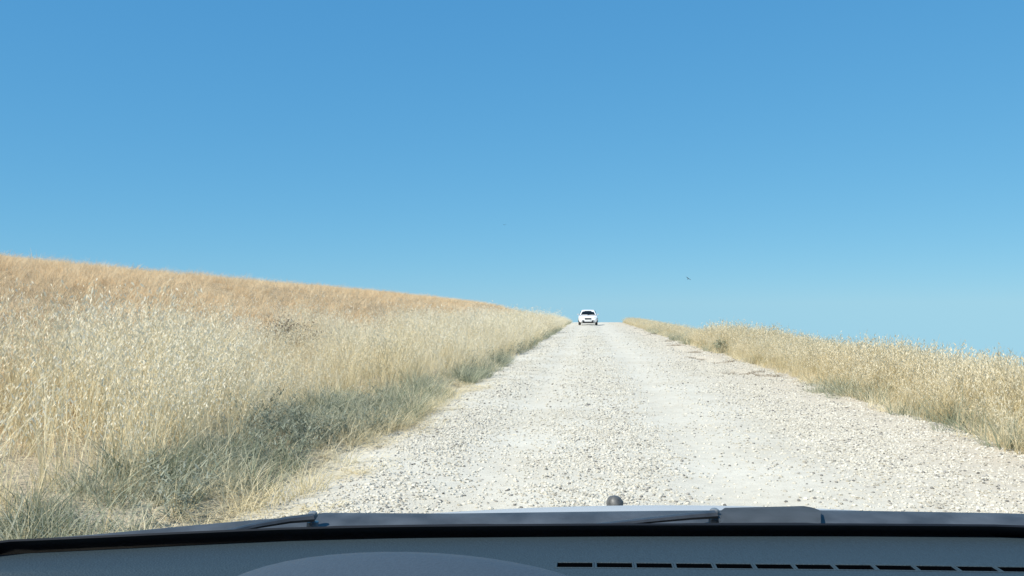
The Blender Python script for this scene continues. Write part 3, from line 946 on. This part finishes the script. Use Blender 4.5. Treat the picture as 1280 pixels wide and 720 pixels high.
# ------------------------------------------------------------------ the car we look out of
CX = 0.16                           # its centre line, a little right of the eye
HW = 1.00
def own_car():
    car = empty("car", (0, 0, 0))
    tag(car, "silver car in the foreground seen from inside over its dark dashboard and wipers", "car")
    ZD = 0.93
    def curve(pxs, z):
        """lay an edge read off the photograph as a real curve at height z, x increasing"""
        return [at_z(px, py, z) for px, py in pxs]
    def sample(pts, x):
        xs = [p.x for p in pts]; ys = [p.y for p in pts]
        return float(np.interp(x, xs, ys))
    front = curve([(0, 690), (120, 684.5), (238, 678.5), (360, 673), (500, 669.5), (750, 667.5), (1043, 667.0), (1280, 668.5)], ZD)
    # extend to the car's sides
    front = [Vector((CX - HW + 0.05, front[0].y - 0.05, ZD))] + front + [Vector((CX + HW - 0.05, front[0].y - 0.02, ZD))]
    fy = lambda x: sample(front, x)
    # ---- dashboard with real slots
    yA, yB = at_z(900, 702.6, ZD).y, at_z(900, 708.4, ZD).y
    sl = []
    px = 697.0
    for k in range(12):
        a = at_z(px, 705.5, ZD).x; b = at_z(px + 43.5, 705.5, ZD).x
        sl.append((a, b)); px += 49.4
    sl = [s for s in sl if s[1] < CX + HW - 0.12]
    xs = set(np.round(np.linspace(CX - HW + 0.04, CX + HW - 0.04, 37), 4))
    bad = [x for x in xs if any(a - 0.004 < x < b + 0.004 for a, b in sl)]
    xs = sorted((xs - set(bad)) | {v for s in sl for v in s})
    # cross profile: fraction of depth -> (y offset rule, z)
    def row(j, x):
        f = fy(x)
        sag = 0.0 if j < 5 else 0.018 * ((x - CX) / HW) ** 2
        z = ZD - sag
        if j == 0: return (x, f + 0.006, z - 0.03)
        if j == 1: return (x, f, z - 0.003)
        if j == 2: return (x, f - 0.012, z)
        if j == 3: return (x, yA + (f - fy(0.3)) * 0.6, z)
        if j == 4: return (x, yB + (f - fy(0.3)) * 0.6, z)
        if j == 5: return (x, 0.95, z - 0.001)
        if j == 6: return (x, 0.86, z - 0.006)
        if j == 7: return (x, 0.79, z - 0.022)
        if j == 8: return (x, 0.745, z - 0.06)
        if j == 9: return (x, 0.73, z - 0.12)
        return (x, 0.76, z - 0.40)
    NJ = 11
    bm = bmesh.new()
    V = [[bm.verts.new(row(j, x)) for x in xs] for j in range(NJ)]
    for j in range(NJ - 1):
        for i in range(len(xs) - 1):
            if j == 3 and any(abs(xs[i] - a) < 1e-6 and abs(xs[i + 1] - b) < 1e-6 for a, b in sl):
                continue
            bm.faces.new((V[j][i], V[j][i + 1], V[j + 1][i + 1], V[j + 1][i]))
    dash = bm_obj("dashboard", bm, M_dash, car, True)
    for a, b in sl:
        bm = bmesh.new()
        p = [Vector(row(3, a)), Vector(row(3, b)), Vector(row(4, b)), Vector(row(4, a))]
        top = [bm.verts.new(q) for q in p]
        bot = [bm.verts.new(q + Vector((0, 0.01, -0.03))) for q in p]
        for i in range(4):
            bm.faces.new((top[i], top[(i + 1) % 4], bot[(i + 1) % 4], bot[i]))
        bm.faces.new(bot)
        bm_obj("defroster_vent", bm, M_slot, dash)
        # the moulded lip round the slot
        bm = bmesh.new()
        c = sum(p, Vector()) / 4
        vr = []
        for q in p:
            d = Vector((math.copysign(1, q.x - c.x), math.copysign(1, q.y - c.y), 0))
            vr.append([bm.verts.new(q + d * k + Vector((0, 0, h))) for k, h in ((0.0002, 0.0), (0.0005, 0.0007), (0.0013, 0.0009), (0.0026, 0.0002))])
        for i in range(4):
            for k in range(3):
                bm.faces.new((vr[i][k], vr[(i + 1) % 4][k], vr[(i + 1) % 4][k + 1], vr[i][k + 1]))
        bm_obj("vent_surround", bm, M_dash, dash)
    # ---- instrument hood: an arch that dies into the dashboard
    hx = at_y(505, 700, 0.86).x
    bm = bmesh.new()
    rings = []
    for k in range(15):
        t = k / 14
        yy = 0.70 + 0.30 * t
        top = 0.9925 - 0.010 * (1 - t) ** 2 - 0.075 * max(0, (t - 0.52) / 0.48) ** 2
        a = 0.225 - 0.03 * t ** 2
        zb = 0.918
        ring = []
        for q in range(25):
            u = math.pi * q / 24
            ring.append((hx - a * math.cos(u), yy - 0.035 * (1 - math.sin(u)) * (1 - t), zb + (top - zb) * abs(math.sin(u)) ** 0.82))
        rings.append(ring)
    loft(bm, rings, False)
    # thickness: inner skin at the driver's side
    ih = [[(hx + (p[0] - hx) * 0.95, p[1] + 0.004, 0.918 + (p[2] - 0.918) * 0.88) for p in r] for r in rings[:9]]
    loft(bm, ih, False)
    e0 = [bm.verts.new(p) for p in rings[0]]; e1 = [bm.verts.new(p) for p in ih[0]]
    for i in range(24):
        bm.faces.new((e0[i], e0[i + 1], e1[i + 1], e1[i]))
    bmesh.ops.remove_doubles(bm, verts=bm.verts[:], dist=1e-5)
    bm_obj("instrument_hood", bm, M_hood, car, True)
    # ---- windscreen glass, curved, and its black border
    ZT = 1.42
    def glass(x, t):
        f = fy(x) + 0.022
        top = 0.44 - 0.10 * ((x - CX) / HW) ** 2
        xx = CX + (x - CX) * (1 - 0.16 * t)
        return Vector((xx, f + (top - f) * t - 0.0, ZD - 0.012 + (ZT - ZD + 0.012) * (t + 0.06 * math.sin(math.pi * t))))
    gxs = np.linspace(CX - HW + 0.06, CX + HW - 0.06, 31)
    bm = bmesh.new()
    loft(bm, [[glass(x, t) for x in gxs] for t in np.linspace(0, 1, 15)], False)
    bm_obj("windshield", bm, M_clear, car, True)
    bm = bmesh.new()
    inn = Vector((0, -0.004, -0.003))
    def btop(x):      # how far up the border reaches
        return 0.055
    rows = [[glass(x, btop(x) * u) + inn for x in gxs] for u in (0, 0.25, 0.5, 0.75, 1.0)]
    loft(bm, rows, False)
    r = bmesh.ops.extrude_face_region(bm, geom=bm.faces[:])
    for g in r["geom"]:
        if isinstance(g, bmesh.types.BMVert): g.co += Vector((0, 0.0025, 0.002))
    bm_obj("windshield_border", bm, M_frit, car, True)
    # ---- cowl panel outside the glass
    ZC = 0.925
    edge = curve([(0, 676), (120, 667), (238, 656), (330, 648), (387, 644.5), (398, 640), (560, 641.0), (750, 638.5), (890, 637), (1043, 637.0), (1280, 641)], ZC)
    edge = [Vector((CX - HW + 0.04, edge[0].y - 0.04, ZC))] + edge + [Vector((CX + HW - 0.04, edge[0].y, ZC))]
    ey = lambda x: sample(edge, x)
    cxs = np.linspace(CX - HW + 0.06, CX + HW - 0.06, 61)
    bm = bmesh.new()
    rows = []
    for u, dz in ((0, -0.035), (0.12, -0.028), (0.35, -0.014), (0.6, -0.006), (0.8, -0.002), (0.93, 0.0), (1.0, -0.001), (1.02, -0.012)):
        rows.append([Vector((x, (fy(x) + 0.028) + (ey(x) - fy(x) - 0.028) * u, ZC + dz - 0.010 * ((x - CX) / HW) ** 2 + 0.010 * ((x - CX) / HW) ** 2 * u)) for x in cxs])
    loft(bm, rows, False)
    cowl = bm_obj("cowl_panel", bm, M_cowl, car, True)
    # raised cover at the right with a chamfered end
    bm = bmesh.new()
    top = [(897, 640), (906, 633.5), (960, 632.3), (1004, 631.2), (1015, 633), (1026, 637)]
    lo = [(899, 655), (910, 654), (960, 654.5), (1004, 655), (1015, 655.5), (1026, 656)]
    tp = [at_z(a, b + 1.2, 0.931) for a, b in top]
    lp = [at_z(a, b, 0.926) for a, b in lo]
    loft(bm, [[p + Vector((0, 0.004, -0.03)) for p in tp], tp, [a.lerp(b, 0.5) + Vector((0, 0, 0.003)) for a, b in zip(tp, lp)], lp, [p + Vector((0, -0.003, -0.025)) for p in lp]], False)
    r = bmesh.ops.solidify(bm, geom=bm.faces[:], thickness=0.002)
    bm_obj("cowl_cover", bm, M_cover, cowl, True)
    # ---- wipers
    def wiper(piv, arm_px, blade_px, z):
        w = empty("wiper"); w.parent = car
        p = at_z(*piv, z - 0.001)
        bm = bmesh.new()
        pr = [(0.0, 0.008), (0.004, 0.0078), (0.0065, 0.006), (0.0072, 0.003), (0.0072, 0.001), (0.003, -0.006), (0.0085, -0.007), (0.0095, -0.02)]
        rings = [[(p.x + math.cos(a) * r_, p.y + math.sin(a) * r_, p.z + h) for a in [2 * math.pi * k / 16 for k in range(16)]] for r_, h in pr[1:]]
        loft(bm, rings, True, True, True)
        bm_obj("pivot", bm, M_pivot, w, True)
        bm = bmesh.new()
        A = [at_z(a, b, z) for a, b in arm_px]
        tube(bm, A, list(np.linspace(0.011, 0.006, len(A))), 8, 0.55)
        bm_obj("arm", bm, M_wiper, w, True)
        bm = bmesh.new()
        B = [at_z(a, b, z - 0.008) for a, b in blade_px]
        tube(bm, B, [0.0015] + [0.0045] * (len(B) - 2) + [0.0015], 8, 1.2)
        bl = bm_obj("blade", bm, M_black, w, True)
    wiper((391, 646), [(391, 647), (360, 650), (320, 657), (275, 667)], [(262, 670), (420, 662), (600, 659.5), (720, 659)], 0.934)
    wiper((893, 642), [(893, 643), (860, 645.5), (810, 650.5), (735, 658.5)], [(740, 661), (860, 658.5), (1000, 658), (1130, 660)], 0.934)
    # ---- bonnet
    def bonnet_z(x, y):
        s_ = y - 1.42
        return 0.9250 - 0.20 * s_ - 0.05 * s_ * s_ - 0.085 * (x - 0.24) ** 2 - 0.03 * max(0, abs(x - CX) / HW - 0.85) / 0.15
    bm = bmesh.new()
    rows = []
    for u in np.linspace(0, 1, 22):
        rowp = []
        for x in np.linspace(CX - HW + 0.03, CX + HW - 0.03, 41):
            dx = (x - CX) / HW
            y0 = ey(x) + 0.007
            yf = 2.42 - 0.28 * dx ** 2
            yy = y0 + (yf - y0) * u
            z = bonnet_z(x, yy)
            if u == 0: z -= 0.012
            rowp.append((x, yy, z))
        rows.append(rowp)
    loft(bm, rows, False)
    hood = bm_obj("bonnet", bm, M_silver, car, True)
    # washer nozzle on the bonnet
    yn = min(np.linspace(1.38, 1.7, 400), key=lambda v: abs(at_y(768, 631.5, v).z - bonnet_z(at_y(768, 631.5, v).x, v)))
    q = at_y(768, 631.5, yn)
    bm = bmesh.new()
    rings = []
    for h, rx_, ry_ in ((-0.010, 0.0135, 0.014), (0.0005, 0.0138, 0.0145), (0.0030, 0.0145, 0.0155), (0.0070, 0.0142, 0.0150), (0.0115, 0.0122, 0.013), (0.0150, 0.0085, 0.010), (0.0165, 0.0040, 0.005)):
        rings.append([(q.x + math.cos(a) * rx_ + (0.0018 if math.cos(a) > 0.8 and h < 0.01 else 0), q.y + math.sin(a) * ry_, q.z + h) for a in [2 * math.pi * k / 18 for k in range(18)]])
    loft(bm, rings, True, True, True)
    nz = bm_obj("washer_nozzle", bm, M_nozzle, hood, True)
    # ---- the rest of the shell: wings, pillars, roof, doors, tail
    for sx in (-1, 1):
        bm = bmesh.new()
        X = lambda d: CX + sx * d
        fr = []
        for y, zb in ((0.85, 0.30), (1.2, 0.62), (1.5, 0.66), (1.8, 0.62), (2.1, 0.36), (2.2, 0.32)):
            zt = bonnet_z(X(HW - 0.03), max(y, 1.36)) - 0.004
            fr.append([(X(HW - 0.034), y, zt), (X(HW - 0.005), y, zt - 0.02), (X(HW), y, min(zt - 0.1, 0.68)), (X(HW - 0.01), y, min(zb, zt - 0.2))])
        loft(bm, fr, False)
        bm_obj("fender", bm, M_silver, car, True)
        bm = bmesh.new()
        b0 = Vector((X(HW - 0.03), fy(CX + sx * (HW - 0.06)) + 0.03, 0.90)); b1 = Vector((CX + sx * (HW - 0.06) * 0.84, 0.345, 1.42))
        d1 = Vector((sx * 0.03, -0.02, 0.0)); d2 = Vector((sx * 0.01, -0.09, -0.01))
        loft(bm, [[b, b + d1, b + d1 + d2, b + d2] for b in (b0, b0.lerp(b1, 0.5) + Vector((0, 0, 0.015)), b1)], True, True, True)
        bm_obj("a_pillar", bm, M_trim, car)
        bm = bmesh.new()
        loft(bm, [[(X(HW - 0.10), y, 0.93), (X(HW - 0.01), y, 0.90), (X(HW), y, 0.70), (X(HW - 0.02), y, 0.28), (X(HW - 0.12), y, 0.28), (X(HW - 0.14), y, 0.6)] for y in (0.84, 0.4, -0.2)], True, True, True)
        bm_obj("door", bm, M_silver, car)
        bm = bmesh.new()
        loft(bm, [[(X(HW - 0.10), y, 0.93), (X(HW - 0.01), y, 0.90), (X(HW), y, 0.70), (X(HW - 0.02), y, 0.28), (X(HW - 0.12), y, 0.28), (X(HW - 0.14), y, 0.6)] for y in (-0.21, -0.8, -1.6)], True, True, True)
        bm_obj("door", bm, M_silver, car)
        bm = bmesh.new()
        box(bm, (X(0.80), -0.25, 1.16), (0.05, 0.12, 0.54), Euler((0, -sx * 0.2, 0)), 0.01)
        bm_obj("b_pillar", bm, M_trim, car)
    bm = bmesh.new()
    box(bm, (CX, 0.0, 0.27), (2 * HW - 0.22, 4.1, 0.05), None, 0.01)
    bm_obj("floor_pan", bm, M_black, car)
    bm = bmesh.new()
    rings = []
    for u in np.linspace(-1, 1, 21):
        x = CX + u * (HW - 0.01); y = 2.50 - 0.30 * abs(u) ** 2.5
        zt = bonnet_z(x, y - 0.08) - 0.006
        rings.append([(x, y - 0.075, zt), (x, y, zt - 0.05), (x, y + 0.04, 0.48), (x, y, 0.26), (x, y - 0.12, 0.25), (x, y - 0.10, zt - 0.06)])
    loft(bm, rings, True, True, True)
    bm_obj("bumper", bm, M_silver, car, True)
    for sx in (-1, 1):
        for yy in (1.66, -1.05):
            bm = bmesh.new()
            prof = [(0.20, -0.10), (0.30, -0.105), (0.325, -0.07), (0.33, 0.0), (0.325, 0.07), (0.30, 0.105), (0.20, 0.10)]
            rings = [[(CX + sx * (HW - 0.13) + w, yy + math.cos(t) * r_, 0.345 + math.sin(t) * r_) for r_, w in prof] for t in [2 * math.pi * k / 24 for k in range(25)]]
            loft(bm, rings, False)
            bmesh.ops.remove_doubles(bm, verts=bm.verts[:], dist=1e-5)
            wh = bm_obj("wheel", bm, M_rubber, car, True)
            bm = bmesh.new()
            bmesh.ops.create_cone(bm, cap_ends=True, segments=24, radius1=0.205, radius2=0.205, depth=0.17, matrix=Matrix.Translation((CX + sx * (HW - 0.13), yy, 0.345)) @ Matrix.Rotation(math.pi / 2, 4, 'Y'))
            bm_obj("rim", bm, M_rim, wh)
    bm = bmesh.new()
    sec = [(-1, 0.0), (-0.9, 0.03), (-0.5, 0.055), (0, 0.065), (0.5, 0.055), (0.9, 0.03), (1, 0.0)]
    loft(bm, [[(CX + u * w, y - (0.06 * u * u if k == 0 else 0), z + dz) for u, dz in sec] for k, (y, w, z) in enumerate(((0.40, 0.72, 1.405), (0.0, 0.73, 1.42), (-0.8, 0.73, 1.42), (-1.7, 0.70, 1.36), (-2.0, 0.74, 1.0), (-2.1, 0.85, 0.95), (-2.15, 0.85, 0.4)))], False)
    r = bmesh.ops.solidify(bm, geom=bm.faces[:], thickness=0.03)
    bm_obj("roof", bm, M_silver, car, True)
    return car
own_car()

# ------------------------------------------------------------------ birds
def bird(px, py, dist, span, roll, label, flap):
    p = at_y(px, py, dist)
    bm = bmesh.new()
    L = span * 0.5
    rings = []
    for t, r_ in ((-0.5, 0.02), (-0.42, 0.06), (-0.2, 0.10), (0.05, 0.105), (0.25, 0.07), (0.38, 0.05), (0.46, 0.045), (0.52, 0.012)):
        rings.append([(math.cos(a) * r_ * L, t * L, math.sin(a) * r_ * L * 0.85) for a in [2 * math.pi * k / 8 for k in range(8)]])
    loft(bm, rings, True, True, True)
    # tail fan
    loft(bm, [[(-0.03 * L, -0.42 * L, 0.01 * L), (0.03 * L, -0.42 * L, 0.01 * L)], [(-0.12 * L, -0.75 * L, 0.0), (0.12 * L, -0.75 * L, 0.0)]], False)
    for sx in (-1, 1):
        sec = []
        for u, ch, y0, z in ((0.0, 0.34, 0.12, 0.03), (0.35, 0.36, 0.18, 0.03 + flap * 0.30), (0.65, 0.28, 0.14, 0.03 + flap * 0.45), (1.0, 0.05, -0.10, 0.03 + flap * 0.5)):
            x = sx * L * (0.05 + u * 0.95)
            sec.append([(x, (y0) * L, z * L), (x, (y0 - ch * 0.5) * L, (z + 0.02) * L), (x, (y0 - ch) * L, z * L), (x, (y0 - ch * 0.5) * L, (z - 0.012) * L)])
        loft(bm, sec, True, True, True)
    o = bm_obj("bird", bm, M_bird, None, False)
    o.location = p
    o.rotation_euler = (R(10), R(roll), R(200))
    tag(o, label, "bird", "birds in the sky")
bird(631, 281, 150, 0.62, 10, "tiny dark bird high in the blue sky above the left field", 0.5)
bird(860.5, 348.5, 80, 0.56, -32, "dark bird flying low in the sky above the right verge", 0.35)
